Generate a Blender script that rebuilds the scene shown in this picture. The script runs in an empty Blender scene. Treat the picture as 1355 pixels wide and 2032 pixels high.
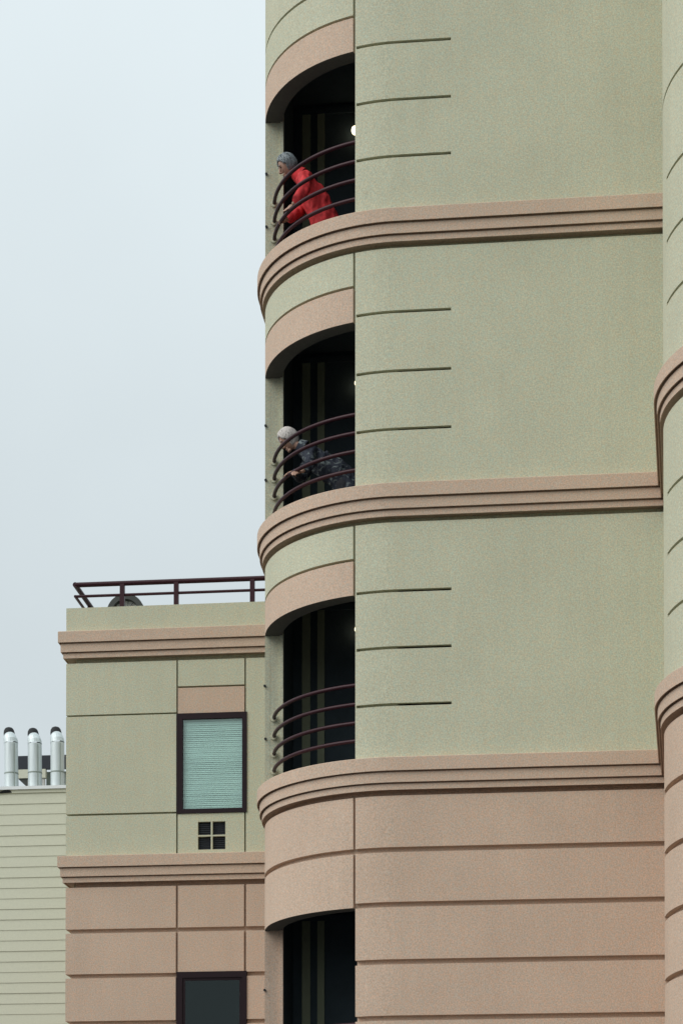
import bpy, bmesh, math, random
from mathutils import Vector, Matrix, noise
random.seed(7)
PI = math.pi
scene = bpy.context.scene
COL = scene.collection
Z0 = 1.6            # eye height: builders below use heights above the eye, the ground lies 1.6 m lower

# ------------------------------------------------------------------ camera
cam_d = bpy.data.cameras.new('camera')
cam = bpy.data.objects.new('camera', cam_d); COL.objects.link(cam)
cam.location = (1.992, -25.297, Z0)
cam.rotation_euler = (PI/2 + 0.0187, 0, 0.1098)
cam_d.sensor_fit = 'HORIZONTAL'; cam_d.sensor_width = 36
cam_d.lens = 36*4353.1/1355
cam_d.shift_y = (2506.7-1016)/1355       # view-camera style rise keeps the verticals upright
cam_d.clip_start = 0.5; cam_d.clip_end = 2000
scene.camera = cam

# ------------------------------------------------------------------ overcast sky and soft sun
SUN_DIR = Vector((-0.90, -0.62, 0.95)).normalized()
el = math.asin(SUN_DIR.z); az = math.atan2(SUN_DIR.x, SUN_DIR.y)
w = bpy.data.worlds.new('World'); scene.world = w; w.use_nodes = True
nt = w.node_tree; nt.nodes.clear()
N = nt.nodes.new; Lk = nt.links.new
out = N('ShaderNodeOutputWorld'); bg = N('ShaderNodeBackground'); bg.inputs['Strength'].default_value = 0.1
sky = N('ShaderNodeTexSky'); sky.sky_type = 'NISHITA'; sky.sun_disc = False
sky.sun_elevation = el; sky.sun_rotation = az; sky.air_density = 1.0; sky.dust_density = 3.0
tc = N('ShaderNodeTexCoord'); sep = N('ShaderNodeSeparateXYZ'); Lk(tc.outputs['Generated'], sep.inputs[0])
zc = N('ShaderNodeClamp'); Lk(sep.outputs['Z'], zc.inputs['Value'])
ma = N('ShaderNodeMath'); ma.operation = 'MULTIPLY_ADD'; Lk(zc.outputs[0], ma.inputs[0]); ma.inputs[1].default_value = 0.82; ma.inputs[2].default_value = 0.79
nz = N('ShaderNodeTexNoise'); nz.inputs['Scale'].default_value = 3.2; nz.inputs['Detail'].default_value = 4; Lk(tc.outputs['Generated'], nz.inputs['Vector'])
mr = N('ShaderNodeMapRange'); Lk(nz.outputs['Fac'], mr.inputs['Value']); mr.inputs['From Min'].default_value = .3; mr.inputs['From Max'].default_value = .7; mr.inputs['To Min'].default_value = .93; mr.inputs['To Max'].default_value = 1.05
mm = N('ShaderNodeMath'); mm.operation = 'MULTIPLY'; Lk(ma.outputs[0], mm.inputs[0]); Lk(mr.outputs[0], mm.inputs[1])
cl = N('ShaderNodeVectorMath'); cl.operation = 'SCALE'; cl.inputs[0].default_value = (5.42, 6.02, 6.22); Lk(mm.outputs[0], cl.inputs['Scale'])
mx = N('ShaderNodeMix'); mx.data_type = 'RGBA'; mx.inputs['Factor'].default_value = 0.93
Lk(sky.outputs[0], mx.inputs['A']); Lk(cl.outputs[0], mx.inputs['B'])
Lk(mx.outputs['Result'], bg.inputs['Color']); Lk(bg.outputs[0], out.inputs['Surface'])

sd = bpy.data.lights.new('sun', 'SUN'); sd.energy = 1.5; sd.angle = math.radians(50); sd.color = (1.0, 0.97, 0.93)
so = bpy.data.objects.new('sun', sd); COL.objects.link(so); so.location = (-20, -20, 40)
so.rotation_euler = SUN_DIR.to_track_quat('Z', 'Y').to_euler()

scene.view_settings.view_transform = 'Standard'; scene.view_settings.look = 'None'
scene.view_settings.exposure = 0.3; scene.view_settings.gamma = 1.0
scene.view_settings.use_curve_mapping = False

# ------------------------------------------------------------------ materials
def base_mat(name, rough=.8, metal=0.0):
    m = bpy.data.materials.new(name); m.use_nodes = True
    b = m.node_tree.nodes['Principled BSDF']
    b.inputs['Roughness'].default_value = rough; b.inputs['Metallic'].default_value = metal
    return m, m.node_tree, b

def stucco(name, col, speck=.20, fine=66.0, bump=.25):
    m, t, b = base_mat(name, .93)
    n, l = t.nodes.new, t.links.new
    b.inputs['Specular IOR Level'].default_value = .25
    g = n('ShaderNodeNewGeometry')
    def nse(scale, detail, off):
        mp = n('ShaderNodeMapping'); mp.inputs['Location'].default_value = off; l(g.outputs['Position'], mp.inputs['Vector'])
        k = n('ShaderNodeTexNoise'); k.inputs['Scale'].default_value = scale; k.inputs['Detail'].default_value = detail
        k.inputs['Roughness'].default_value = .6; l(mp.outputs[0], k.inputs['Vector']); return k
    a = nse(fine, 2, (0, 0, 0)); c = nse(1.1, 5, (3, 1, 7)); d = nse(fine*.8, 2, (9, 4, 2))
    s = n('ShaderNodeMapping'); s.inputs['Scale'].default_value = (9, 9, .55); l(g.outputs['Position'], s.inputs['Vector'])
    st = n('ShaderNodeTexNoise'); st.inputs['Scale'].default_value = 1; st.inputs['Detail'].default_value = 4; l(s.outputs[0], st.inputs['Vector'])
    def rng(k, lo, hi, f0=.28, f1=.72):
        r = n('ShaderNodeMapRange'); l(k.outputs['Fac'], r.inputs['Value'])
        r.inputs['From Min'].default_value = f0; r.inputs['From Max'].default_value = f1
        r.inputs['To Min'].default_value = lo; r.inputs['To Max'].default_value = hi; return r
    r1 = rng(a, 1-speck, 1+speck); r2 = rng(c, .95, 1.05); r3 = rng(st, .98, 1.02)
    m1 = n('ShaderNodeMath'); m1.operation = 'MULTIPLY'; l(r1.outputs[0], m1.inputs[0]); l(r2.outputs[0], m1.inputs[1])
    m2 = n('ShaderNodeMath'); m2.operation = 'MULTIPLY'; l(m1.outputs[0], m2.inputs[0]); l(r3.outputs[0], m2.inputs[1])
    hue = n('ShaderNodeMix'); hue.data_type = 'RGBA'
    hue.inputs['A'].default_value = (col[0]*1.09, col[1]*.97, col[2]*.90, 1); hue.inputs['B'].default_value = (col[0]*.91, col[1]*1.03, col[2]*1.11, 1)
    l(rng(d, 0, 1).outputs[0], hue.inputs['Factor'])
    v = n('ShaderNodeVectorMath'); v.operation = 'SCALE'; l(hue.outputs['Result'], v.inputs[0]); l(m2.outputs[0], v.inputs['Scale'])
    l(v.outputs[0], b.inputs['Base Color'])
    bp = n('ShaderNodeBump'); bp.inputs['Strength'].default_value = bump; bp.inputs['Distance'].default_value = .006
    l(a.outputs['Fac'], bp.inputs['Height']); l(bp.outputs[0], b.inputs['Normal'])
    return m

def varied(name, col, rough=.6, metal=0.0, amt=.15, scale=12.0, bump=0.0, stretch=(1, 1, 1), hard=False):
    m, t, b = base_mat(name, rough, metal)
    n, l = t.nodes.new, t.links.new
    g = n('ShaderNodeNewGeometry'); mp = n('ShaderNodeMapping'); mp.inputs['Scale'].default_value = stretch; l(g.outputs['Position'], mp.inputs['Vector'])
    k = n('ShaderNodeTexNoise'); k.inputs['Scale'].default_value = scale; k.inputs['Detail'].default_value = 4; l(mp.outputs[0], k.inputs['Vector'])
    mi = n('ShaderNodeMix'); mi.data_type = 'RGBA'
    mi.inputs['A'].default_value = tuple(c*(1-amt) for c in col)+(1,); mi.inputs['B'].default_value = tuple(min(1, c*(1+amt)) for c in col)+(1,)
    if hard:
        r = n('ShaderNodeMapRange'); r.inputs['From Min'].default_value = .38; r.inputs['From Max'].default_value = .62; l(k.outputs['Fac'], r.inputs['Value']); l(r.outputs[0], mi.inputs['Factor'])
    else: l(k.outputs['Fac'], mi.inputs['Factor'])
    l(mi.outputs['Result'], b.inputs['Base Color'])
    if bump:
        bp = n('ShaderNodeBump'); bp.inputs['Strength'].default_value = bump; bp.inputs['Distance'].default_value = .01
        l(k.outputs['Fac'], bp.inputs['Height']); l(bp.outputs[0], b.inputs['Normal'])
    return m

GREEN = stucco('sage_green_stucco', (.540, .534, .398))
PEACH = stucco('peach_stucco', (.570, .430, .328))
SIDING = varied('pale_green_siding', (.62, .625, .50), .7, 0, .10, 60, .1)
MAROON = varied('maroon_paint', (.036, .008, .013), .45, 0, .25, 20); MAROON.node_tree.nodes['Principled BSDF'].inputs['Specular IOR Level'].default_value = .26
FRAME = varied('dark_maroon_frame', (.014, .005, .008), .5, 0, .2, 20); FRAME.node_tree.nodes['Principled BSDF'].inputs['Specular IOR Level'].default_value = .22
CHAR = varied('charcoal_interior_shade', (.050, .070, .082), .9, 0, .2, 6)  # interior colour taken darker, balcony shade is put into it
SOFFIT_SHADE = varied('soffit_shade_taupe', (.115, .11, .095), .9, 0, .2, 30)  # underside shade put into the colour of lintels and opening soffits
OLIVE = varied('olive_trim', (.30, .32, .21), .8, 0, .12, 9, 0, (1, 1, .3))
GALV = varied('galvanised_steel', (.62, .68, .69), .55, .45, .22, 5, .05, (6, 6, .5))
WHITE = varied('white_flashing', (.78, .81, .82), .5, 0, .05, 5)
BLACK = varied('near_black', (.012, .014, .016), .8, 0, .3, 30)
NAVY = varied('dark_navy_panel', (.014, .018, .028), .6, 0, .3, 8)
CREAM = varied('cream_paint', (.62, .62, .50), .7, 0, .06, 8)
GREYGREEN = varied('grey_green_metal', (.24, .28, .25), .6, 0, .15, 8)
GREY = varied('weathered_grey', (.55, .55, .52), .7, 0, .2, 15)
DARKGREY = varied('dark_rubber', (.06, .065, .06), .8, 0, .2, 15)
BLIND = varied('pale_teal_blind', (.46, .63, .59), .6, 0, .16, 3, 0, (.6, 1, 5))
ASPHALT = varied('asphalt', (.040, .041, .043), .8, 0, .3, 40, .2)
ROOFING = varied('grey_roofing', (.22, .22, .21), .9, 0, .2, 10)
SKIN = varied('skin', (.42, .25, .18), .55, 0, .12, 25)
HAIR_GREY = varied('grey_hair', (.20, .235, .25), .5, 0, .6, 45, .5, (1, 1.2, .3))
HAIR_WHITE = varied('white_hair', (.56, .52, .49), .6, 0, .25, 60, .5, (1, 1, .4))
RED = varied('red_coat_cloth', (.60, .030, .036), .8, 0, .55, 24, .5, (1, 1, .6))
DENIM = varied('grey_blue_denim', (.10, .12, .155), .9, 0, .3, 40, .2)
DARKCLOTH = varied('dark_cloth', (.03, .032, .04), .9, 0, .3, 30, .2)
SHOE = varied('dark_shoe', (.03, .025, .022), .6, 0, .2, 20)

def floral():
    m, t, b = base_mat('dark_floral_cloth', .85)
    n, l = t.nodes.new, t.links.new
    g = n('ShaderNodeNewGeometry')
    k = n('ShaderNodeTexNoise'); k.inputs['Scale'].default_value = 15; k.inputs['Detail'].default_value = 5; k.inputs['Roughness'].default_value = .65; k.inputs['Distortion'].default_value = .8
    l(g.outputs['Position'], k.inputs['Vector'])
    r = n('ShaderNodeValToRGB'); l(k.outputs['Fac'], r.inputs[0])
    e = r.color_ramp.elements
    e[0].position = .53; e[0].color = (.018, .024, .040, 1); e[1].position = .64; e[1].color = (.21, .25, .25, 1)
    l(r.outputs[0], b.inputs['Base Color']); return m
FLORAL = floral()

def glass(name, tint, refl):
    m = bpy.data.materials.new(name); m.use_nodes = True; t = m.node_tree; t.nodes.clear()
    n, l = t.nodes.new, t.links.new
    o = n('ShaderNodeOutputMaterial'); tr = n('ShaderNodeBsdfTransparent'); tr.inputs[0].default_value = tint+(1,)
    gl = n('ShaderNodeBsdfGlossy'); gl.inputs['Roughness'].default_value = .03; gl.inputs['Color'].default_value = (.9, .95, .95, 1)
    lw = n('ShaderNodeLayerWeight'); lw.inputs['Blend'].default_value = .5
    pw = n('ShaderNodeMath'); pw.operation = 'POWER'; l(lw.outputs['Facing'], pw.inputs[0]); pw.inputs[1].default_value = 4
    fr = n('ShaderNodeMath'); fr.operation = 'MULTIPLY_ADD'; l(pw.outputs[0], fr.inputs[0]); fr.inputs[1].default_value = .6; fr.inputs[2].default_value = refl
    g = n('ShaderNodeNewGeometry'); k = n('ShaderNodeTexNoise'); k.inputs['Scale'].default_value = 1.5; l(g.outputs['Position'], k.inputs['Vector'])
    bp = n('ShaderNodeBump'); bp.inputs['Strength'].default_value = .05; bp.inputs['Distance'].default_value = .02; l(k.outputs['Fac'], bp.inputs['Height'])
    l(bp.outputs[0], gl.inputs['Normal'])
    mi = n('ShaderNodeMixShader'); l(fr.outputs[0], mi.inputs[0]); l(tr.outputs[0], mi.inputs[1]); l(gl.outputs[0], mi.inputs[2]); l(mi.outputs[0], o.inputs[0])
    return m
GLASS = glass('window_glass', (.95, .99, .98), .06)
GLASS_D = glass('dark_window_glass', (.45, .60, .60), .035)

def emit(name, col, s):
    m, t, b = base_mat(name, .3)
    b.inputs['Base Color'].default_value = col+(1,); b.inputs['Emission Color'].default_value = col+(1,); b.inputs['Emission Strength'].default_value = s
    return m
BULB = emit('lit_lamp_glass', (1.0, .88, .58), 2.4)

# ------------------------------------------------------------------ mesh helpers
PLOC = {}
def empty(name, loc, parent=None):
    o = bpy.data.objects.new(name, None); COL.objects.link(o); o.empty_display_size = .2
    L = Vector((loc[0], loc[1], loc[2]+Z0)); PLOC[o.name] = L
    if parent: o.parent = parent; o.location = L-PLOC[parent.name]
    else: o.location = L
    return o
def tag(o, label=None, cat=None, group=None, kind=None):
    if label: o['label'] = label
    if cat: o['category'] = cat
    if group: o['group'] = group
    if kind: o['kind'] = kind
    return o
def mk(name, verts, faces, mats, parent=None, smooth=None, mi=None, merge=True):
    off = PLOC[parent.name] if parent else Vector((0, 0, 0))
    me = bpy.data.meshes.new(name)
    me.from_pydata([(v[0]-off.x, v[1]-off.y, v[2]+Z0-off.z) for v in verts], [], faces)
    if not isinstance(mats, (list, tuple)): mats = [mats]
    for m in mats: me.materials.append(m)
    if mi: me.polygons.foreach_set('material_index', mi)
    bm = bmesh.new(); bm.from_mesh(me)
    if merge: bmesh.ops.remove_doubles(bm, verts=bm.verts, dist=1e-5)
    bmesh.ops.recalc_face_normals(bm, faces=bm.faces)
    bm.to_mesh(me); bm.free()
    if smooth is not None:
        me.polygons.foreach_set('use_smooth', [True]*len(me.polygons)); me.set_sharp_from_angle(angle=math.radians(smooth))
    o = bpy.data.objects.new(name, me); COL.objects.link(o)
    PLOC[o.name] = off.copy()
    if parent: o.parent = parent
    return o
class MB:
    def __init__(s): s.v = []; s.f = []
    def box(s, x0, x1, y0, y1, z0, z1):
        i = len(s.v); s.v += [(x, y, z) for z in (z0, z1) for y in (y0, y1) for x in (x0, x1)]
        s.f += [tuple(i+k for k in q) for q in ((0, 2, 3, 1), (4, 5, 7, 6), (0, 1, 5, 4), (2, 6, 7, 3), (0, 4, 6, 2), (1, 3, 7, 5))]
        return s
    def prism(s, poly, z0, z1):
        i = len(s.v); n = len(poly)
        s.v += [(p[0], p[1], z0) for p in poly]+[(p[0], p[1], z1) for p in poly]
        s.f += [tuple(i+k for k in range(n))[::-1], tuple(i+n+k for k in range(n))]
        s.f += [(i+k, i+(k+1) % n, i+n+(k+1) % n, i+n+k) for k in range(n)]; return s
    def tube(s, pts, rad, seg=14, caps=True):
        pts = [Vector(p) for p in pts]; n = len(pts)
        rads = rad if isinstance(rad, (list, tuple)) else [rad]*n
        i0 = len(s.v); up = None
        for k, p in enumerate(pts):
            d = (pts[min(k+1, n-1)]-pts[max(k-1, 0)]).normalized()
            if up is None:
                up = Vector((0, 0, 1)) if abs(d.z) < .9 else Vector((0, 1, 0))
            a = d.cross(up).normalized(); up = a.cross(d).normalized()
            for j in range(seg):
                t = 2*PI*j/seg; c = p+(a*math.cos(t)+up*math.sin(t))*rads[k]; s.v.append(tuple(c))
        for k in range(n-1):
            for j in range(seg):
                s.f.append((i0+k*seg+j, i0+k*seg+(j+1) % seg, i0+(k+1)*seg+(j+1) % seg, i0+(k+1)*seg+j))
        if caps:
            s.f.append(tuple(i0+j for j in range(seg))[::-1]); s.f.append(tuple(i0+(n-1)*seg+j for j in range(seg)))
        return s
    def build(s, name, mat, parent=None, smooth=None): return mk(name, s.v, s.f, mat, parent, smooth)

# ---- walls along a path: P(s, off) gives plan points, off > 0 is outward
R = 1.68
class Corner:
    def __init__(s, c0, c1, r, slant=0.0): s.c0, s.c1, s.r = c0, c1, r; s.q = r*PI/2; s.slant = slant
    def __call__(s, t, off):
        k = s.r+off
        if t >= 0: return (s.c0+t, s.c1-k)
        if t > -s.q:
            th = -t/s.r; return (s.c0-k*math.sin(th), s.c1-k*math.cos(th))
        return (s.c0-k-(t+s.q)*s.slant, s.c1-(t+s.q))
    def normal(s, t):
        if t >= 0: return (0, -1)
        if t > -s.q: th = -t/s.r; return (-math.sin(th), -math.cos(th))
        return (-1, 0)
    def fine(s, br):
        br = sorted(set(br)); o = []
        for a, b in zip(br[:-1], br[1:]):
            o.append(a)
            lo, hi = max(a, -s.q), min(b, 0)
            if hi > lo+1e-6:
                if lo > a: o.append(lo)
                n = max(1, int(math.ceil((hi-lo)/(s.r*math.radians(3)))))
                o += [lo+(hi-lo)*k/n for k in range(1, n)]
                if hi < b: o.append(hi)
        o.append(br[-1]); return o
class Flat:
    def __init__(s, y): s.y = y
    def __call__(s, t, off): return (t, s.y-off)
    def fine(s, br): return sorted(set(br))
TP = Corner(0, 0, R); BP = Corner(4.653, -3.935, 1.873, .0515); WP = Flat(3.09)

def gridwall(name, path, sb, zb, depth, back, mats, parent, mi=None, smooth=25, inner_shade=None, under=None):
    """height-field wall: depth(s, z) of each cell is its outward offset, None is an opening"""
    S = path.fine(sb); Zs = sorted(set(zb)); v = []; f = []; idx = []
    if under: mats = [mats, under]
    if inner_shade: mats = [mats, inner_shade, SOFFIT_SHADE]  # inner faces and opening soffits take colours with shade painted in
    D = [[depth((S[i]+S[i+1])/2, (Zs[j]+Zs[j+1])/2) for j in range(len(Zs)-1)] for i in range(len(S)-1)]
    def g(i, j):
        if i < 0 or j < 0 or i >= len(S)-1 or j >= len(Zs)-1 or D[i][j] is None: return back
        return D[i][j]
    def quad(a, m):
        k = len(v); v.extend(a); f.append((k, k+1, k+2, k+3)); idx.append(m)
    def pt(s, o, z): x, y = path(s, o); return (x, y, z)
    for i in range(len(S)-1):
        for j in range(len(Zs)-1):
            m = mi((S[i]+S[i+1])/2, (Zs[j]+Zs[j+1])/2) if mi else 0
            d = D[i][j]
            if d is not None:
                for o in (d, back): quad([pt(S[i], o, Zs[j]), pt(S[i+1], o, Zs[j]), pt(S[i+1], o, Zs[j+1]), pt(S[i], o, Zs[j+1])], 1 if (inner_shade and o == back) else m)
    for i in range(len(S)):
        for j in range(len(Zs)-1):
            a, b = g(i-1, j), g(i, j)
            if abs(a-b) > 1e-6: quad([pt(S[i], a, Zs[j]), pt(S[i], b, Zs[j]), pt(S[i], b, Zs[j+1]), pt(S[i], a, Zs[j+1])], 0)
    for j in range(len(Zs)):
        for i in range(len(S)-1):
            a, b = g(i, j-1), g(i, j)
            if abs(a-b) > 1e-6: quad([pt(S[i], a, Zs[j]), pt(S[i+1], a, Zs[j]), pt(S[i+1], b, Zs[j]), pt(S[i], b, Zs[j])], 2 if (inner_shade and j > 0 and j < len(Zs)-1) else 1 if (under and j == 0) else 0)
    return mk(name, v, f, mats, parent, smooth, idx)

def panel(name, path, s0, s1, z0, z1, mat, parent, notches=(), front=0.0, back=-.064, floor=-.06, under=None):
    sb = [s0, s1]; zb = [z0, z1]
    for a in notches: sb += [a[0], a[1]]; zb += [a[2], a[3]]
    def dep(s, z):
        for a in notches:
            if a[0] < s < a[1] and a[2] < z < a[3]: return floor
        return front
    return gridwall(name, path, sb, zb, dep, back, mat, parent, under=under)

def sweep(name, pts, prof, mat, parent, smooth=25):
    """profile (offset, z) closed ring swept along pts = [(x, y, nx, ny)]"""
    v = []; f = []; n = len(prof)
    for (x, y, nx, ny) in pts:
        for (o, z) in prof: v.append((x+nx*o, y+ny*o, z))
    for k in range(len(pts)-1):
        for j in range(n):
            f.append((k*n+j, k*n+(j+1) % n, (k+1)*n+(j+1) % n, (k+1)*n+j))
    f.append(tuple(range(n))[::-1]); f.append(tuple((len(pts)-1)*n+j for j in range(n)))
    return mk(name, v, f, mat, parent, smooth, merge=False)
def cpts(path, s0, s1):
    return [path(t, 0)+path.normal(t if t != 0 else 1e-4) for t in path.fine([s0, s1])]
def recess(pts, L, mat, back=-.2):
    sweep('recess_strip', pts, [(back+.003, L-.170), (-.112, L-.170), (-.112, L-.275), (back+.003, L-.275)], mat, B)
def cprof(L, back=-.2, dz=0):
    # three stepped fascias with a shadow gap under each, then a recess above the wall panel
    return [(back, L+.149+dz), (.086, L+.149+dz), (.092, L+.143+dz), (.092, L), (.082, L), (.082, L+.034), (.030, L+.034), (.030, L-.013), (.062, L-.013), (.062, L-.122), (.052, L-.122), (.052, L-.090), (.004, L-.090), (.004, L-.135),
            (.034, L-.135), (.034, L-.198), (.024, L-.198), (.024, L-.180), (-.115, L-.180), (back, L-.180)]

# ================================================================== setting
gm = MB(); gm.box(-900, 900, -900, 900, -Z0-.5, -Z0)
tag(gm.build('ground', ASPHALT), kind='structure')

# ================================================================== apartment building
B = empty('apartment_building', (0, 0, -Z0))
tag(B, 'sage green and peach stucco apartment block with rounded balcony corner and stepped cornices', 'building')
L1, L2, L3 = 11.768, 8.756, 5.768
SL, SE = -(TP.q+3.05), 2.905      # back end of the tower's left flank, end at the inside corner of the bay
SO, SJ = -.474, -2.367            # right and left edges of the balcony openings along the curve
G = .015
TOP = 16.5
# green floors: (cornice below, level of the cornice above, short groove heights)
floors = [(L1, 14.768, (13.782, 13.150, 12.526)), (L2, L1, (10.812, 10.162, 9.523)), (L3, L2, (7.751, 7.130, 6.508))]
for k, (L, U, gr) in enumerate(floors):
    lo = L+.13; sof = U-1.016; gz = U-.628
    top = TOP if k == 0 else U-.255
    ctop = TOP-.02 if k == 0 else U-.262
    gridwall('wall_core', TP, [SL, SJ, SO, SE], [lo+.01, sof+.002, ctop], lambda s, z: None if (SJ < s < SO and z < sof) else -.06, -.2, GREEN, B, inner_shade=CHAR)
    panel('wall_panel', TP, SO, SE, lo, top, GREEN, B, [(SO+.012, .586, g-.016, g+.016) for g in gr])
    panel('pier_panel', TP, SL, SJ, lo, sof-.002, GREEN, B)
    tag(panel('balcony_lintel', TP, SL, SO-.026, sof, gz-G, PEACH, B, under=SOFFIT_SHADE), 'peach band over the balcony opening')
    if k == 0:
        panel('spandrel_panel', TP, SL, SO-.026, gz+G, 14.545-G, GREEN, B)
        panel('spandrel_panel', TP, SL, SO-.026, 14.545+G, TOP, GREEN, B)
    else:
        panel('spandrel_panel', TP, SL, SO-.026, gz+G, top, GREEN, B)
for L in (L1, L2, L3):
    tag(sweep('cornice', cpts(TP, SL, SE if L == L1 else 2.872), cprof(L), PEACH, B), 'peach three-step cornice')
    recess(cpts(TP, SL, SE), L, PEACH if L == L3 else GREEN)
# peach base
LB = 2.04
PG = [4.953, 4.356, 3.732, 3.12, 2.50, 1.89, 1.28, .67, .06, -.55, -1.16]
GH = .056; PD = -.06
gridwall('wall_core', TP, [SL, SJ, SO, SE], [-1.6, LB, 4.312, L3-.262], lambda s, z: None if (SJ < s < SO and LB < z < 4.312) else PD, -.2, PEACH, B, inner_shade=CHAR)
edges = [L3-.255]+PG
for a, b in zip(edges, PG+[-1.6]):
    t = a if a == edges[0] else a-GH
    panel('wall_band', TP, SO, SE, b, t, PEACH, B, back=PD-.004)
    if b >= 4.9: panel('wall_band', TP, SL, SO-.026, b, t, PEACH, B, back=PD-.004)
    elif b >= 4.3: panel('wall_band', TP, SL, SO-.026, 4.31, t, PEACH, B, back=PD-.004, under=SOFFIT_SHADE)
    elif b < LB-.2: panel('wall_band', TP, SL, SO-.026, b, min(t, LB+.004), PEACH, B, back=PD-.004)
panel('pier_panel', TP, SL, SJ, LB, 4.308, PEACH, B, back=PD-.004)

# balcony interiors: floor slabs, back wall with a glazed door, partition
inner = [TP(s, -.19) for s in TP.fine([-(TP.q+.8), 1.3])]
def slab(z0, z1):
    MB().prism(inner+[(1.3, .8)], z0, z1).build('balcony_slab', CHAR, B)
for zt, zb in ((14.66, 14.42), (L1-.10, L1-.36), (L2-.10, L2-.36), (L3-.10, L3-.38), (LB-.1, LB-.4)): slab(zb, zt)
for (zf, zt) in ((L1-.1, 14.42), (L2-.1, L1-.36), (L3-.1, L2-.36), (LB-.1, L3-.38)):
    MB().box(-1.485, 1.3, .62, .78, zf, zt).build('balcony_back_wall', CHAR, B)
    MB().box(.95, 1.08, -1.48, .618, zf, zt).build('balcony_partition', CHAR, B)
    MB().box(-1.486, -1.449, -.20, .618, zf, zt).build('balcony_side_shade', CHAR, B)  # dark sheet added over the side wall to paint in its shade
    MB().box(-1.483, -1.447, -.2695, -.201, zf+.02, zt-.02).build('jamb_casing', PEACH if zf < 3 else GREEN, B)
    d = empty('balcony_door', (-1.1, .6, zf), B)
    h = min(zf+2.62, zt-.09)
    for (u0, u1) in ((-1.334, -1.236), (-1.150, -1.066), (-.30, -.22)):
        MB().box(u0, u1, .575, .619, zf, h).build('door_stile', OLIVE, d)
    MB().box(-1.334, -.22, .573, .618, h, h+.07).build('door_head', CHAR, d)
    for (u0, u1) in ((-1.236, -1.150), (-1.066, -.30)):
        MB().box(u0, u1, .600, .606, zf, h).build('door_panel', CHAR, d)

# balcony railings
RR = 1.575
def arc(z, a0, a1, n=44):
    return [(-RR*math.sin(a0+(a1-a0)*k/n), -RR*math.cos(a0+(a1-a0)*k/n), z) for k in range(n+1)]
A0, A1 = math.acos(.262/RR), math.radians(14.6)
for zs in ((12.799, 12.583, 12.376, 12.165), (9.773, 9.569, 9.365, 9.157), (6.78, 6.569, 6.362, 6.164), (3.05, 2.84, 2.63, 2.42)):
    rl = empty('balcony_railing', (-1.1, -1.1, zs[3]-.3), B)
    for z in zs:
        r = MB().tube(arc(z, A0, A1), .0215, 12).build('rail', MAROON, rl, 40)
        MB().tube([(-1.553, -.269, z), (-1.553, -.283, z)], .043, 18).build('rail_flange', GREEN, rl, 40)
for (u, z) in ((-1.644, 13.145), (-1.643, 12.524), (-1.651, 10.193), (-1.65, 9.557), (-1.659, 7.154), (-1.651, 6.538), (-1.658, 3.62)):
    MB().tube([(u, -.262, z), (u, -.288, z)], .015, 10).build('drain_stub', BLACK, B, 40)

# ---- right-hand bay, nearer to the street
SBL = -(BP.q+2.255); SBE = 3.2; SBG = -BP.r*math.radians(89)
SG = -BP.r*math.radians(80.6)
def bay_core(z0, z1, d, mat): gridwall('wall_core', BP, [SBL, SBE], [z0, z1], lambda s, z: d, -.2, mat, B)
for (z0, z1, gr) in ((11.64+G, TOP, (13.782, 13.150, 12.526)), (L2+.13, 11.64-G, (10.79, 10.178, 9.58)), (L3+.13, L2-.255, (7.745, 7.165, 6.575))):
    panel('bay_panel', BP, SBL, SBE, z0, z1, GREEN, B, [(SG, SBE, g-.016, g+.016) for g in gr])
bay_core(L2+.14, TOP-.02, -.06, GREEN); bay_core(L3+.14, L2-.262, -.06, GREEN); bay_core(-1.6, L3-.262, PD, PEACH)
for L in (L2, L3): tag(sweep('cornice', cpts(BP, SBL, SBE), cprof(L, dz=-.003), PEACH, B), 'peach three-step cornice of the nearer bay'); recess(cpts(BP, SBL, SBE), L, PEACH if L == L3 else GREEN)
for a, b in zip(edges, PG+[-1.6]):
    t = a if a == edges[0] else a-GH
    panel('wall_band', BP, SBG, SBE, b, t, PEACH, B, back=PD-.004)
panel('flank_panel', BP, SBL, SBG, -1.6, L3-.255, PEACH, B, back=PD-.004)
# roofs and rear walls that close the volumes
MB().prism([TP(s, -.195) for s in TP.fine([SL, 2.78])]+[(2.78, 3.0)], TOP-.35, TOP-.25).build('roof_deck', ROOFING, B)
MB().prism([BP(s, -.195) for s in BP.fine([SBL-4.6, SBE])]+[(BP(SBE, 0)[0], 3.0)], TOP-.35, TOP-.25).build('roof_deck', ROOFING, B)
MB().box(-1.68, 7.85, 3.0, 3.2, -1.6, TOP-.2).build('rear_wall', GREEN, B)
MB().box(7.86, 8.0, -5.8, 3.2, -1.6, TOP-.2).build('side_wall', GREEN, B)

# ---- set-back wing with windows
WL, WR = -4.812, -1.682
C1, C2 = -3.318, -2.411; h = .011
wins = [(-3.320, -2.386, 6.458, 7.784), (-3.320, -2.386, 2.95, 4.362)]
def wcore(z0, z1, d, mat):
    sb = [WL+.058, WR]; zb = [z0, z1]
    for (a, b, c, e) in wins: sb += [a+.02, b-.02]; zb += [x for x in (c+.02, e-.02) if z0 < x < z1]
    def dep(s, z):
        for (a, b, c, e) in wins:
            if a+.02 < s < b-.02 and c+.02 < z < e-.02: return None
        return d
    gridwall('wall_core', WP, sb, zb, dep, -.22, mat, B)
wcore(L3+.14, L2-.262, -.06, GREEN); wcore(-1.6, L3-.262, PD, PEACH)
P = lambda *a, **k: panel('wall_panel', WP, *a, **k)
P(WL, C1-h, 7.806, L2-.262, GREEN, B); P(WL, C1-h, 6.488, 7.784, GREEN, B); P(WL, C1-h, L3+.13, 6.462, GREEN, B)
P(C1+h, C2-h, 8.149, L2-.262, GREEN, B)
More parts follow.
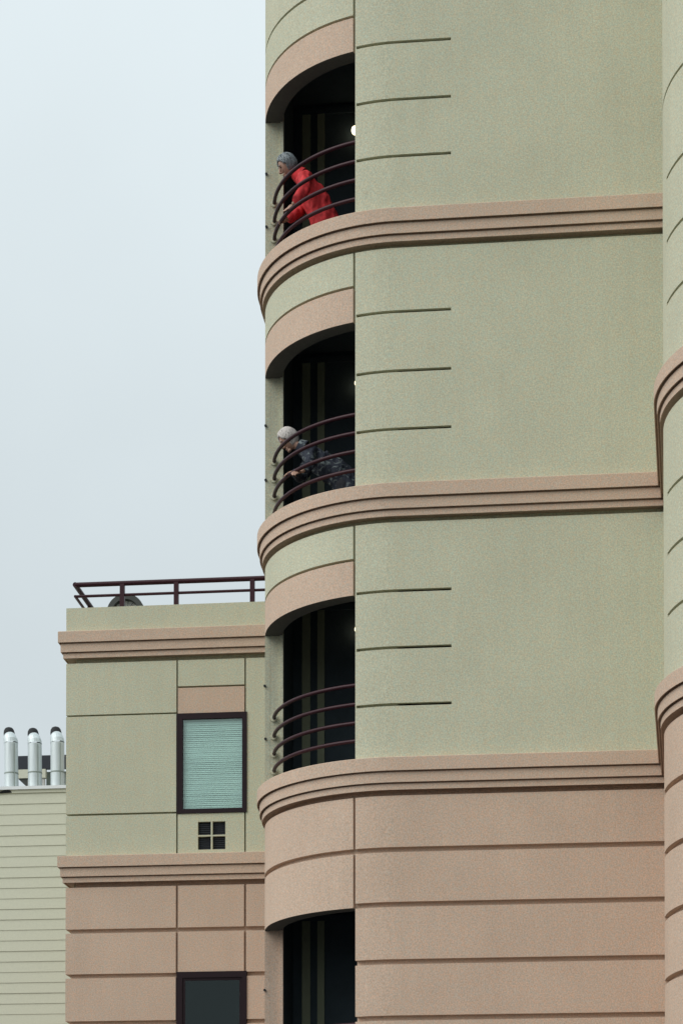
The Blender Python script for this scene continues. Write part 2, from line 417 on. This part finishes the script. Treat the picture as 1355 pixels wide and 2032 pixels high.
tag(P(C1+h, C2-h, 7.786, 8.125, PEACH, B), 'peach panel above the window with the blind')
vq = [(-3.038, -2.866, 6.169, 6.346), (-2.844, -2.673, 6.169, 6.346), (-3.038, -2.866, 5.976, 6.150), (-2.844, -2.673, 5.976, 6.150)]
P(C1+h, C2-h, L3+.13, 6.456, GREEN, B, vq)
for (a, b, c, e) in vq:
    g = empty('vent_opening', ((a+b)/2, 3.1, c), B)
    m = MB().box(a+.002, b-.002, 3.142, 3.148, c+.002, e-.002); m.build('vent_backing', BLACK, g)
    m = MB()
    for k in range(6): z = c+.012+(e-c-.02)*k/6; m.box(a+.003, b-.003, 3.128, 3.138, z, z+.010)
    m.build('vent_louvers', NAVY, g)
P(C2+h, WR, L3+.13, 6.47, GREEN, B); P(C2+h, WR, 6.47, L2-.262, GREEN, B)
# parapet
MB().box(WL, WR, 3.09, 3.40, L2+.14, 9.237).build('parapet', GREEN, B)
MB().box(WL, WL+.31, 3.402, 10, L2+.14, 9.235).build('parapet', GREEN, B)
MB().box(WL+.3, WR, 3.39, 10, L2-.1, L2+.12).build('roof_deck', ROOFING, B)
for L in (L2, L3):
    pts = [(WR, 3.09, 0, -1), (WL, 3.09, -1, -1), (WL, 10, -1, 0)]
    sweep('cornice', pts, cprof(L, -.21), PEACH, B); recess(pts, L, PEACH if L == L3 else GREEN, -.21)
for a, b in zip(edges, PG+[-1.6]):
    t = (a-.007) if a == edges[0] else a-GH
    kw = dict(back=PD-.004)
    panel('wall_band', WP, WL, C1-h-.003, b, t, PEACH, B, **kw)
    panel('wall_band', WP, C2+h+.003, WR, b, t, PEACH, B, **kw)
    if b > 4.3: panel('wall_band', WP, C1+h+.003, C2-h-.003, max(b, 4.366), t, PEACH, B, **kw)
    elif b < 2.8: panel('wall_band', WP, C1+h+.003, C2-h-.003, b, min(t, 2.946), PEACH, B, **kw)
    MB().box(WL, WL+.064, 3.156, 10, b, t).build('side_band', PEACH, B)
for (z0, z1) in ((7.806, L2-.262), (6.488, 7.784), (L3+.13, 6.462)): MB().box(WL, WL+.064, 3.156, 10, z0, z1).build('side_panel', GREEN, B)
MB().box(WL+.06, WL+.2, 3.32, 10, -1.6, L2-.2).build('wall_core', GREEN, B)
MB().box(WL+.2, WR, 9.8, 10, -1.6, L2-.1).build('rear_wall', GREEN, B)

for k, (a, b, c, e) in enumerate(wins):
    wn = empty('window', ((a+b)/2, 3.09, c), B)
    tag(wn, ['window with a closed pale teal blind', 'dark window with no blind'][k])
    fw = .078
    for (x0, x1, z0, z1) in ((a, a+fw, c, e), (b-fw*.8, b, c, e), (a+fw, b-fw*.8, e-fw, e), (a+fw, b-fw*.8, c, c+fw*.75)):
        MB().box(x0, x1, 3.075, 3.20, z0, z1).build('window_frame', FRAME, wn)
    x0, x1, z0, z1 = a+fw, b-fw*.8, c+fw*.75, e-fw
    if k == 1:
        for (p, q_, r_, s_) in ((x0, x0+.035, z0, z1), (x1-.035, x1, z0, z1), (x0+.035, x1-.035, z1-.035, z1)):
            MB().box(p, q_, 3.09, 3.19, r_, s_).build('sash', FRAME, wn)
    MB().box(x0, x1, 3.098, 3.103, z0, z1).build('pane', GLASS if k == 0 else GLASS_D, wn)
    if k == 0:
        m = MB(); n = int((z1-z0)/.0255)
        for j in range(n):
            z = z0+(z1-z0)*(j+.5)/n; w2 = .0126
            y = 3.124+.001*math.sin(j*2.3); dy = .004+.0015*math.sin(j*.37)
            i = len(m.v); m.v += [(x0+.004, y-dy, z-w2), (x1-.004, y-dy, z-w2), (x1-.004, y, z), (x0+.004, y, z), (x1-.004, y+dy*.6, z+w2), (x0+.004, y+dy*.6, z+w2)]
            m.f += [(i, i+1, i+2, i+3), (i+3, i+2, i+4, i+5)]
        bl = m.build('blind_slats', BLIND, wn); bl['kind'] = 'stuff'
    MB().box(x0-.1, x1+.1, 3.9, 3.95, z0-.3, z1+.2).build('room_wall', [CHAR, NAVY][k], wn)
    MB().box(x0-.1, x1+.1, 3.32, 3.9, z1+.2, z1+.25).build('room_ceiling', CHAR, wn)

# roof railing of the wing
rr = empty('roof_railing', (-4.727, 3.25, 9.237), B)
zt, zl = 9.598, 9.443
MB().tube([(-1.69, 3.25, zt), (-4.727, 3.25, zt)], .033, 14).build('rail', MAROON, rr, 40)
MB().tube([(-4.727, 3.225, zt-.002), (-4.727, 9.6, zt-.002)], .033, 14).build('rail', MAROON, rr, 40)
MB().tube([(-1.69, 3.25, zl), (-4.727, 3.25, zl)], .019, 12).build('rail', MAROON, rr, 40)
MB().tube([(-4.727, 3.235, zl-.001), (-4.727, 9.6, zl-.001)], .019, 12).build('rail', MAROON, rr, 40)
for (u, v) in ((-4.09, 3.25), (-3.361, 3.25), (-2.34, 3.25), (-4.727, 4.13), (-4.727, 5.6), (-4.727, 7.2)):
    MB().box(u-.030, u+.030, v-.03, v+.03, 9.237, zt-.01).build('post', MAROON, rr)
    MB().box(u-.062, u+.062, v-.062, v+.062, 9.237, 9.255).build('base_plate', GREEN, rr)

# lamps on the balcony back walls
for (u, z, r, lab) in ((-.690, 14.018, .042, 'lit globe lamp on the back wall of the uppermost balcony'), (-.660, 10.973, .034, 'lit globe lamp in the balcony with the white haired person, half hidden by the wall'),
                       (-.660, 8.02, .034, 'lit globe lamp in the empty balcony above the peach base, half hidden by the wall')):
    lp = empty('wall_lamp', (u, .6, z)); tag(lp, lab, 'lamp', 'lamps in the balconies')
    m = MB(); m.tube([(u, .50, z-r*1.2), (u, .50, z-r*.85), (u, .50, z-r*.3), (u, .50, z+r*.35), (u, .50, z+r*.9), (u, .50, z+r*1.2)], [r*.35, r*.75, r, r, r*.8, r*.4], 16).build('globe', BULB, lp, 60)
    MB().tube([(u, .618, z), (u, .545, z)], .018, 10).build('arm', BLACK, lp, 40)
    MB().tube([(u, .619, z), (u, .605, z)], .045, 16).build('back_plate', BLACK, lp, 40)

# exhaust fan on the wing roof
fn = empty('rooftop_fan', (-4.24, 4.2, 8.88))
tag(fn, 'round grey fan housing behind the maroon roof railing', 'fan')
fx, fy, fz, fr = -4.243, 4.2, 9.500, .262
def ring(y, r, n=40): return [(fx+r*math.cos(2*PI*k/n), y, fz+r*math.sin(2*PI*k/n)) for k in range(n)]
v = ring(4.16, fr)+ring(4.16, fr*.72)+ring(4.24, fr*.70)+ring(4.34, fr); f = []
for a in range(4):
    for k in range(40): f.append((a*40+k, a*40+(k+1) % 40, ((a+1) % 4)*40+(k+1) % 40, ((a+1) % 4)*40+k))
mk('housing', v, f, DARKGREY, fn, 35)
mk('guard_disc', ring(4.238, fr*.715), [tuple(range(40))], GREY, fn)
m = MB()
for k in range(8):
    t = PI*k/8+.2; m.tube([(fx-fr*.7*math.cos(t), 4.21, fz-fr*.7*math.sin(t)), (fx+fr*.7*math.cos(t), 4.21, fz+fr*.7*math.sin(t))], .004, 6)
m.build('guard_wires', DARKGREY, fn)
MB().tube([(fx, 4.19, fz), (fx, 4.25, fz)], .05, 14).build('hub', DARKGREY, fn, 40)
MB().box(fx-.12, fx+.12, 4.14, 4.36, 8.876, fz-fr*.9).build('pedestal', GREYGREEN, fn)

# ================================================================== siding building behind
S = empty('siding_building', (-7, 8, -Z0))
tag(S, 'pale green building clad in narrow horizontal boards behind the peach wing', 'building')
MB().box(-14, -2.5, 8.03, 16, -1.6, 7.96).build('wall', SIDING, S)
base = None
for k in range(40):
    zt = 7.962-.1645*k
    if base is None:
        x0, x1 = -14, -2.5; zb = zt-.1645
        vv = [(x0, 8.028, zt), (x1, 8.028, zt), (x1, 8.012, zt), (x0, 8.012, zt), (x0, 8.032, zb-.005), (x1, 8.032, zb-.005), (x1, 8.003, zb-.005), (x0, 8.003, zb-.005)]
        base = mk('siding_board', vv, [(0, 1, 2, 3), (4, 7, 6, 5), (3, 2, 6, 7), (0, 4, 5, 1), (0, 3, 7, 4), (1, 5, 6, 2)], SIDING, S)
    else:
        o = base.copy(); COL.objects.link(o); o.location = base.location+Vector((0.0, .0012*math.sin(k*1.7), -.1645*k)); o.rotation_euler = (0, .00035*math.sin(k*2.9), 0)
MB().box(-14, -2.5, 7.992, 8.03, 7.962, 8.012).build('trim_board', SIDING, S)
MB().box(-14.03, -2.47, 7.965, 8.24, 8.013, 8.062).build('cap_flashing', WHITE, S)
MB().box(-14, -2.5, 8.20, 16, 7.9, 8.0).build('roof_deck', ROOFING, S)
mk('dark_gap_patch', [(-7.12, 7.988, 7.957), (-6.845, 7.988, 7.968), (-6.87, 7.966, 8.003), (-6.95, 7.962, 8.006), (-7.12, 7.985, 7.972), (-6.9, 7.99, 7.965)], [(0, 1, 2, 3, 4), (0, 4, 3, 5), (3, 2, 1, 5), (0, 5, 1)], BLACK, S)  # black piece painted in for the shaded gap below the lifted trim
for (u, dz, dx) in ((-6.933, .0, -.03), (-6.556, -.022, -.02), (-6.197, -.012, -.012)):
    y = 8.32
    pp = empty('vent_pipe', (u, y, 8.0), S)
    z = 8.825+dz
    MB().tube([(u, y, 7.99), (u+dx*.3, y, 8.3), (u+dx*.6, y, z)], .109, 22).build('pipe', GALV, pp, 35)
    t = [(u+dx*.6, y, z-.002), (u+dx*.6-.004, y+.006, z+.04), (u+dx-.012, y+.03, z+.085), (u+dx-.026, y+.075, z+.125)]
    MB().tube(t, [.112, .110, .104, .092], 22, False).build('elbow', GALV, pp, 12)
    MB().tube([(u+dx-.026, y+.075, z+.115), (u+dx-.044, y+.10, z+.19), (u+dx-.050, y+.11, z+.235), (u+dx-.053, y+.115, z+.268), (u+dx-.054, y+.117, z+.285)], [.086, .088, .080, .060, .028], 20).build('outlet_cap', BLACK, pp, 60)
    MB().tube([(u+dx*.3, y, 8.335), (u+dx*.3, y, 8.355)], .1125, 22).build('strap', GREYGREEN, pp, 35)
    MB().box(u+.060, u+.068, y-.100, y-.085, 8.02, z-.02).build('seam', GREYGREEN, pp)
    MB().tube([(u, y, 8.0), (u, y, 8.04)], [.16, .125], 22).build('roof_collar', GALV, pp, 35)
RS = empty('rooftop_screen', (-6.5, 9.5, 8.0)); tag(RS, 'dark navy rooftop screen with pale fascia behind the steel vent pipes', 'screen')
MB().box(-7.14, -5.0, 9.48, 9.55, 8.700, 8.922).build('screen_panel', NAVY, RS)
MB().box(-7.14, -6.68, 9.47, 9.56, 8.555, 8.697).build('pale_fascia', CREAM, RS)
mk('gusset', [(-7.14, 9.49, 8.55), (-6.98, 9.49, 8.40), (-6.98, 9.49, 8.55), (-7.14, 9.54, 8.55), (-6.98, 9.54, 8.40), (-6.98, 9.54, 8.55)], [(0, 1, 2), (3, 5, 4), (0, 3, 4, 1), (1, 4, 5, 2), (0, 2, 5, 3)], DARKGREY, RS)
MB().box(-6.98, -6.70, 9.49, 9.54, 8.0, 8.55).build('support_post', GREY, RS)
MB().box(-6.70, -5.6, 9.6, 10.4, 8.0, 8.68).build('equipment_box', GREYGREEN, RS)

# ================================================================== people
def evaluated(me, mods):
    o = bpy.data.objects.new('tmp', me); COL.objects.link(o)
    mods(o)
    dg = bpy.context.evaluated_depsgraph_get(); dg.update()
    r = bpy.data.meshes.new_from_object(o.evaluated_get(dg)); bpy.data.objects.remove(o); return r
def skinned(chains, sub=2):
    """chains: lists of (point, (rx, ry)); points equal to an earlier one are shared; first point is the root"""
    v = []; rad = []; e = []; key = {}
    for ch in chains:
        prev = None
        for (p, r) in ch:
            k = tuple(round(c, 4) for c in p)
            if k not in key: key[k] = len(v); v.append(p); rad.append(r if isinstance(r, tuple) else (r, r))
            if prev is not None: e.append((prev, key[k]))
            prev = key[k]
    me = bpy.data.meshes.new('skin'); me.from_pydata(v, e, [])
    def mods(o):
        o.modifiers.new('s', 'SKIN').use_smooth_shade = True
        if not me.skin_vertices: pass
        for i, sv in enumerate(o.data.skin_vertices[0].data): sv.radius = rad[i]; sv.use_root = (i == 0)
        s = o.modifiers.new('u', 'SUBSURF'); s.levels = sub
    o = bpy.data.objects.new('tmp', me); COL.objects.link(o)
    bpy.context.view_layer.objects.active = o
    o.modifiers.new('s', 'SKIN')
    for i, sv in enumerate(me.skin_vertices[0].data): sv.radius = rad[i]; sv.use_root = (i == 0)
    s = o.modifiers.new('u', 'SUBSURF'); s.levels = sub
    dg = bpy.context.evaluated_depsgraph_get(); dg.update()
    r = bpy.data.meshes.new_from_object(o.evaluated_get(dg)); bpy.data.objects.remove(o); return r
def ellip(c, rad, rot=Matrix.Identity(3), seg=20, rings=14, fn=None):
    m = MB(); c = Vector(c)
    for i in range(rings+1):
        t = PI*i/rings
        for j in range(seg):
            p = 2*PI*j/seg; d = Vector((math.sin(t)*math.cos(p), math.sin(t)*math.sin(p), math.cos(t)))
            q = Vector((d.x*rad[0], d.y*rad[1], d.z*rad[2]))
            if fn: q = fn(d, q)
            m.v.append(tuple(c+rot@q))
    for i in range(rings):
        for j in range(seg): m.f.append((i*seg+j, (i+1)*seg+j, (i+1)*seg+(j+1) % seg, i*seg+(j+1) % seg))
    return m
def fuse(meshes, shells, voxel, parent, name, mat, fold=0.0, fscale=9.0):
    v = []; f = []
    for me in meshes:
        i = len(v); v += [tuple(x.co) for x in me.vertices]; f += [tuple(i+k for k in p.vertices) for p in me.polygons]
    for m in shells:
        i = len(v); v += m.v; f += [tuple(i+k for k in p) for p in m.f]
    me = bpy.data.meshes.new('u'); me.from_pydata(v, [], f)
    def mods(o):
        r = o.modifiers.new('r', 'REMESH'); r.mode = 'VOXEL'; r.voxel_size = voxel; r.use_smooth_shade = True
        s = o.modifiers.new('s', 'SMOOTH'); s.iterations = 2; s.factor = .5
    me = evaluated(me, mods)
    vs = []
    for x in me.vertices:
        p = x.co.copy()
        if fold:
            q = Vector((p.x*fscale, p.y*fscale, p.z*fscale*.45))
            p += x.normal*fold*(noise.noise(q)+.5*noise.noise(q*2.3))
        vs.append(tuple(p))
    o = mk(name, vs, [tuple(p.vertices) for p in me.polygons], mat, parent, None, merge=False)
    o.data.polygons.foreach_set('use_smooth', [True]*len(o.data.polygons))
    return o

def hand_chains(w, d, curl, side):
    """wrist w, direction d of the palm, curl = direction in which fingers close, side = across the palm towards the thumb"""
    w = Vector(w); d = Vector(d).normalized(); c = Vector(curl).normalized(); s = Vector(side).normalized()
    palm = w+d*.045
    ch = [[(tuple(w), .024), (tuple(palm), (.030, .020)), (tuple(w+d*.085), (.030, .016))]]
    for k, ln in enumerate((.062, .072, .067, .052)):
        b = w+d*.080+s*(.027-.018*k)
        p1 = b+d*ln*.42+c*.006; p2 = p1+(d*.45+c*.9).normalized()*ln*.36; p3 = p2+(c-d*.45).normalized()*ln*.30
        ch.append([(tuple(palm+s*(.02-.013*k)), .011), (tuple(b), .0095), (tuple(p1), .0088), (tuple(p2), .0082), (tuple(p3), .007)])
    b = w+d*.028+s*.026
    ch.append([(tuple(w+d*.012+s*.01), .014), (tuple(b), .0115), (tuple(b+(d*.5+s*.7+c*.4)*.032), .010), (tuple(b+(d*.9+s*.55+c*.9)*.05), .0085)])
    return ch

def make_person(root, hip, chest, neck, head, headdir, crown, arms, feet, coat_mat, leg_mat, hem, hair_mat, hair_len, coat_r):
    hip, chest, neck, head = map(Vector, (hip, chest, neck, head))
    f = Vector(headdir).normalized(); c = Vector(crown); c = (c-f*c.dot(f)).normalized(); s = f.cross(c).normalized()
    M = Matrix((f, s, c)).transposed()      # local x = face, y = side, z = crown
    zf = feet[0][2]
    spine = [(tuple(hip), (.125, .10)), (tuple(hip.lerp(chest, .5)), (.115, .095)), (tuple(chest), (.13, .095)), (tuple(neck), (.056, .052)), (tuple(head-c*.055-f*.012), (.052, .05))]
    body = [spine]
    for (sh, eb, wr, d, cu, si) in arms:
        body.append([(tuple(chest), (.13, .095)), (tuple(Vector(sh)), .058), (tuple(Vector(sh).lerp(Vector(eb), .5)), .046), (tuple(Vector(eb)), .038), (tuple(Vector(eb).lerp(Vector(wr), .4)), .037), (tuple(Vector(wr)), .025)])
    for ft in feet:
        ft = Vector(ft); kn = Vector(((hip.x+ft.x)/2+.0, (hip.y+ft.y)/2-.0, zf+.47))
        top = Vector((hip.x*.5+ft.x*.5, hip.y*.3+ft.y*.7, hip.z-.10))
        body.append([(tuple(hip), (.125, .10)), (tuple(top), .085), (tuple(kn), .058), (tuple(ft+Vector((.02, 0, .28))), .052), (tuple(ft+Vector((0, 0, .08))), .038)])
    sk = [skinned([c_]) for c_ in body]
    for a in arms:
        for chn in hand_chains(a[2], a[3], a[4], a[5]): sk.append(skinned([chn], 1))
    def hd(d, q):
        q = q.copy()
        if d.x > 0 and d.z < .1: q.x *= 1-.10*(-d.z+.1); q.y *= 1-.22*max(0, -d.z)      # jaw narrows
        if d.x > .75: q.x *= .97
        if abs(d.z-.12) < .14 and d.x > .6 and .18 < abs(d.y) < .62: q.x *= .93           # eye sockets
        return q
    sh = [ellip(head, (.098, .076, .118), M, 24, 18, hd)]
    at = lambda x, y, z: head+f*x+s*y+c*z
    nose = MB(); nose.tube([at(.088, 0, .022), at(.107, 0, -.012), at(.116, 0, -.030), at(.092, 0, -.040)], [.009, .012, .015, .011], 10); sh.append(nose)
    for y in (-1, 1):
        sh.append(ellip(at(.002, y*.076, -.008), (.020, .010, .030), M, 10, 8))
    sh.append(ellip(at(.082, 0, -.066), (.018, .026, .008), M, 10, 6)); sh.append(ellip(at(.080, 0, -.080), (.017, .022, .008), M, 10, 6))
    sh.append(ellip(at(.072, 0, -.100), (.024, .028, .018), M, 10, 8))
    fuse(sk, sh, .0045, root, 'body', SKIN)
    for y in (-1, 1):
        ellip(at(.0865, y*.031, .012), (.009, .012, .007), M, 10, 8).build('eye', BLACK, root, 60)
        MB().tube([at(.090, y*.016, .034), at(.092, y*.032, .039), at(.084, y*.047, .033)], [.004, .005, .003], 6).build('eyebrow', hair_mat, root, 60)
    # hair: cap over crown, back and sides, wavy lower edge
    def hr(d, q):
        k = 1+.05*noise.noise(Vector((d.x*5, d.y*5, d.z*4)))+.05*noise.noise(Vector((d.x*13, d.y*13, d.z*5)))
        q = q*k
        face = d.x-.30-.50*max(d.z, 0)
        if face > 0 and d.z < .62: q.x = min(q.x, q.x*(1-face*1.05))
        if d.z < -.25: q.z = max(q.z, -hair_len+.02*noise.noise(Vector((d.x*6, d.y*6, 0))))
        return q
    hm = ellip(head-f*.016+c*.016, (.108, .094, .124), M, 36, 26, hr)
    rnd = random.Random(int(abs(head.z)*100))
    for k in range(150):
        ph = rnd.uniform(-PI, PI); fr_ = max(0, math.cos(ph))
        te = (2.15-1.25*fr_**1.5)*rnd.uniform(.88, 1.05); t0 = rnd.uniform(.05, .7); pts = []
        for q in range(7):
            t = t0+(te-t0)*q/6; pp = ph+.35*noise.noise(Vector((ph*2, t*1.5, 3)))+.12*math.sin(t*5+k)
            rr_ = 1+.05*noise.noise(Vector((k*.37, t*3, 1)))+(.03 if q < 6 else .0)
            pts.append(head-f*.016+c*.016+M@Vector((math.sin(t)*math.cos(pp)*.110*rr_, math.sin(t)*math.sin(pp)*.097*rr_, math.cos(t)*.126*rr_)))
        hm.tube(pts, [.004, .007, .008, .008, .007, .006, .002], 5)
    hm.build('hair', hair_mat, root, 60)
    # coat
    r = coat_r; hemv = [Vector(h) for h in hem]
    hc = sum(hemv, Vector())/len(hemv)
    coat = [[(tuple(hip), (r, r*.86)), (tuple(hip.lerp(chest, .5)), (r*.95, r*.80)), (tuple(chest), (r*.98, r*.82)), (tuple(neck.lerp(chest, .35)), (r*.52, r*.48))], [(tuple(hip), (r, r*.86)), (tuple(hc), (r*1.12, r*.98))]]
    for (sh_, eb, wr, d, cu, si) in arms:
        sh_, eb, wr = map(Vector, (sh_, eb, wr))
        coat.append([(tuple(chest), (r*.98, r*.82)), (tuple(sh_), r*.56), (tuple(sh_.lerp(eb, .5)), r*.47), (tuple(eb), r*.42), (tuple(eb.lerp(wr, .5)), r*.37), (tuple(wr-(wr-eb).normalized()*.012), r*.30)])
    sk_ = MB().tube([chest.lerp(hip, .25), hip.lerp(chest, .35), hip, hip.lerp(hc, .5), hc], [r*.86, r*.98, r*1.0, r*1.08, r*1.16], 20)
    fuse([skinned([c_]) for c_ in coat], [sk_], .009, root, 'coat', coat_mat, .026, 10)
    col = MB(); n = 18; ax = (head-neck).normalized(); q1 = ax.cross(Vector((0, 1, 0))).normalized(); q2 = ax.cross(q1)
    for (hh, rr_) in ((-.035, .100), (.02, .086), (.048, .080), (.045, .070), (.0, .066)):
        for k in range(n):
            t = 2*PI*k/n; col.v.append(tuple(neck+ax*hh+(q1*math.cos(t)+q2*math.sin(t))*rr_))
    for a in range(4):
        for k in range(n): col.f.append((a*n+k, a*n+(k+1) % n, (a+1)*n+(k+1) % n, (a+1)*n+k))
    col.build('collar', coat_mat, root, 50)
    # trousers and shoes
    tr = []
    for ft in feet:
        ft = Vector(ft); kn = Vector(((hip.x+ft.x)/2, (hip.y+ft.y)/2, zf+.47)); top = Vector((hip.x*.5+ft.x*.5, hip.y*.3+ft.y*.7, hip.z-.10))
        tr.append([(tuple(hip-Vector((0, 0, .02))), (.13, .105)), (tuple(top), .098), (tuple(kn), .075), (tuple(ft+Vector((.02, 0, .25))), .07), (tuple(ft+Vector((0, 0, .10))), .066)])
        fx_ = Vector((f.x, f.y, 0)).normalized()
        m = MB(); m.tube([ft-fx_*.075+Vector((0, 0, .05)), ft-fx_*.06+Vector((0, 0, .045)), ft+fx_*.06+Vector((0, 0, .042)), ft+fx_*.14+Vector((0, 0, .034)), ft+fx_*.18+Vector((0, 0, .03))], [.02, .045, .043, .036, .014], 14); m.build('shoe', SHOE, root, 60)
    fuse([skinned([c_]) for c_ in tr], [], .010, root, 'trousers', leg_mat, .012, 12)

FA = L1-.10
pa = empty('person', (-.95, -.40, FA))
tag(pa, 'person with grey hair and bright red coat leaning over the uppermost balcony rail', 'person')
make_person(pa, (-.985, -.42, 12.60), (-1.150, -.47, 12.905), (-1.235, -.49, 13.005), (-1.372, -.50, 13.105), (-.80, -.20, -.52), (-.35, -.10, .95),
    [((-1.165, -.650, 12.90), (-1.135, -.80, 12.63), (-1.265, -.845, 12.475), (-.35, -.32, -.45), (-.55, -.45, -.6), (.5, -.6, -.2)),
     ((-1.170, -.325, 12.89), (-1.250, -.36, 12.64), (-1.345, -.60, 12.43), (-.45, -.60, -.35), (-.7, -.2, -.6), (.3, -.6, .4))],
    [(-.93, -.55, FA), (-.86, -.30, FA)], RED, DENIM, [(-.93, -.49, 12.30), (-.87, -.37, 12.30)], HAIR_GREY, .085, .158)
FB = L2-.10
pb = empty('person', (-.70, -.45, FB))
tag(pb, 'white haired person in dark floral jacket bent over the middle balcony rail', 'person')
make_person(pb, (-.740, -.47, 9.47), (-1.075, -.50, 9.735), (-1.195, -.51, 9.825), (-1.352, -.52, 9.915), (-.72, -.22, -.66), (-.55, -.10, .82),
    [((-1.100, -.675, 9.70), (-1.050, -.84, 9.50), (-1.145, -.985, 9.365), (-.5, -.6, -.30), (-.4, -.5, -.7), (-.5, .3, .4)),
     ((-1.120, -.345, 9.70), (-1.210, -.45, 9.50), (-1.265, -.800, 9.435), (-.35, -.55, -.30), (-.5, -.4, -.7), (.5, -.4, .2))],
    [(-.70, -.60, FB), (-.64, -.34, FB)], FLORAL, DARKCLOTH, [(-.640, -.52, 9.24), (-.58, -.40, 9.24)], HAIR_WHITE, .105, .155)
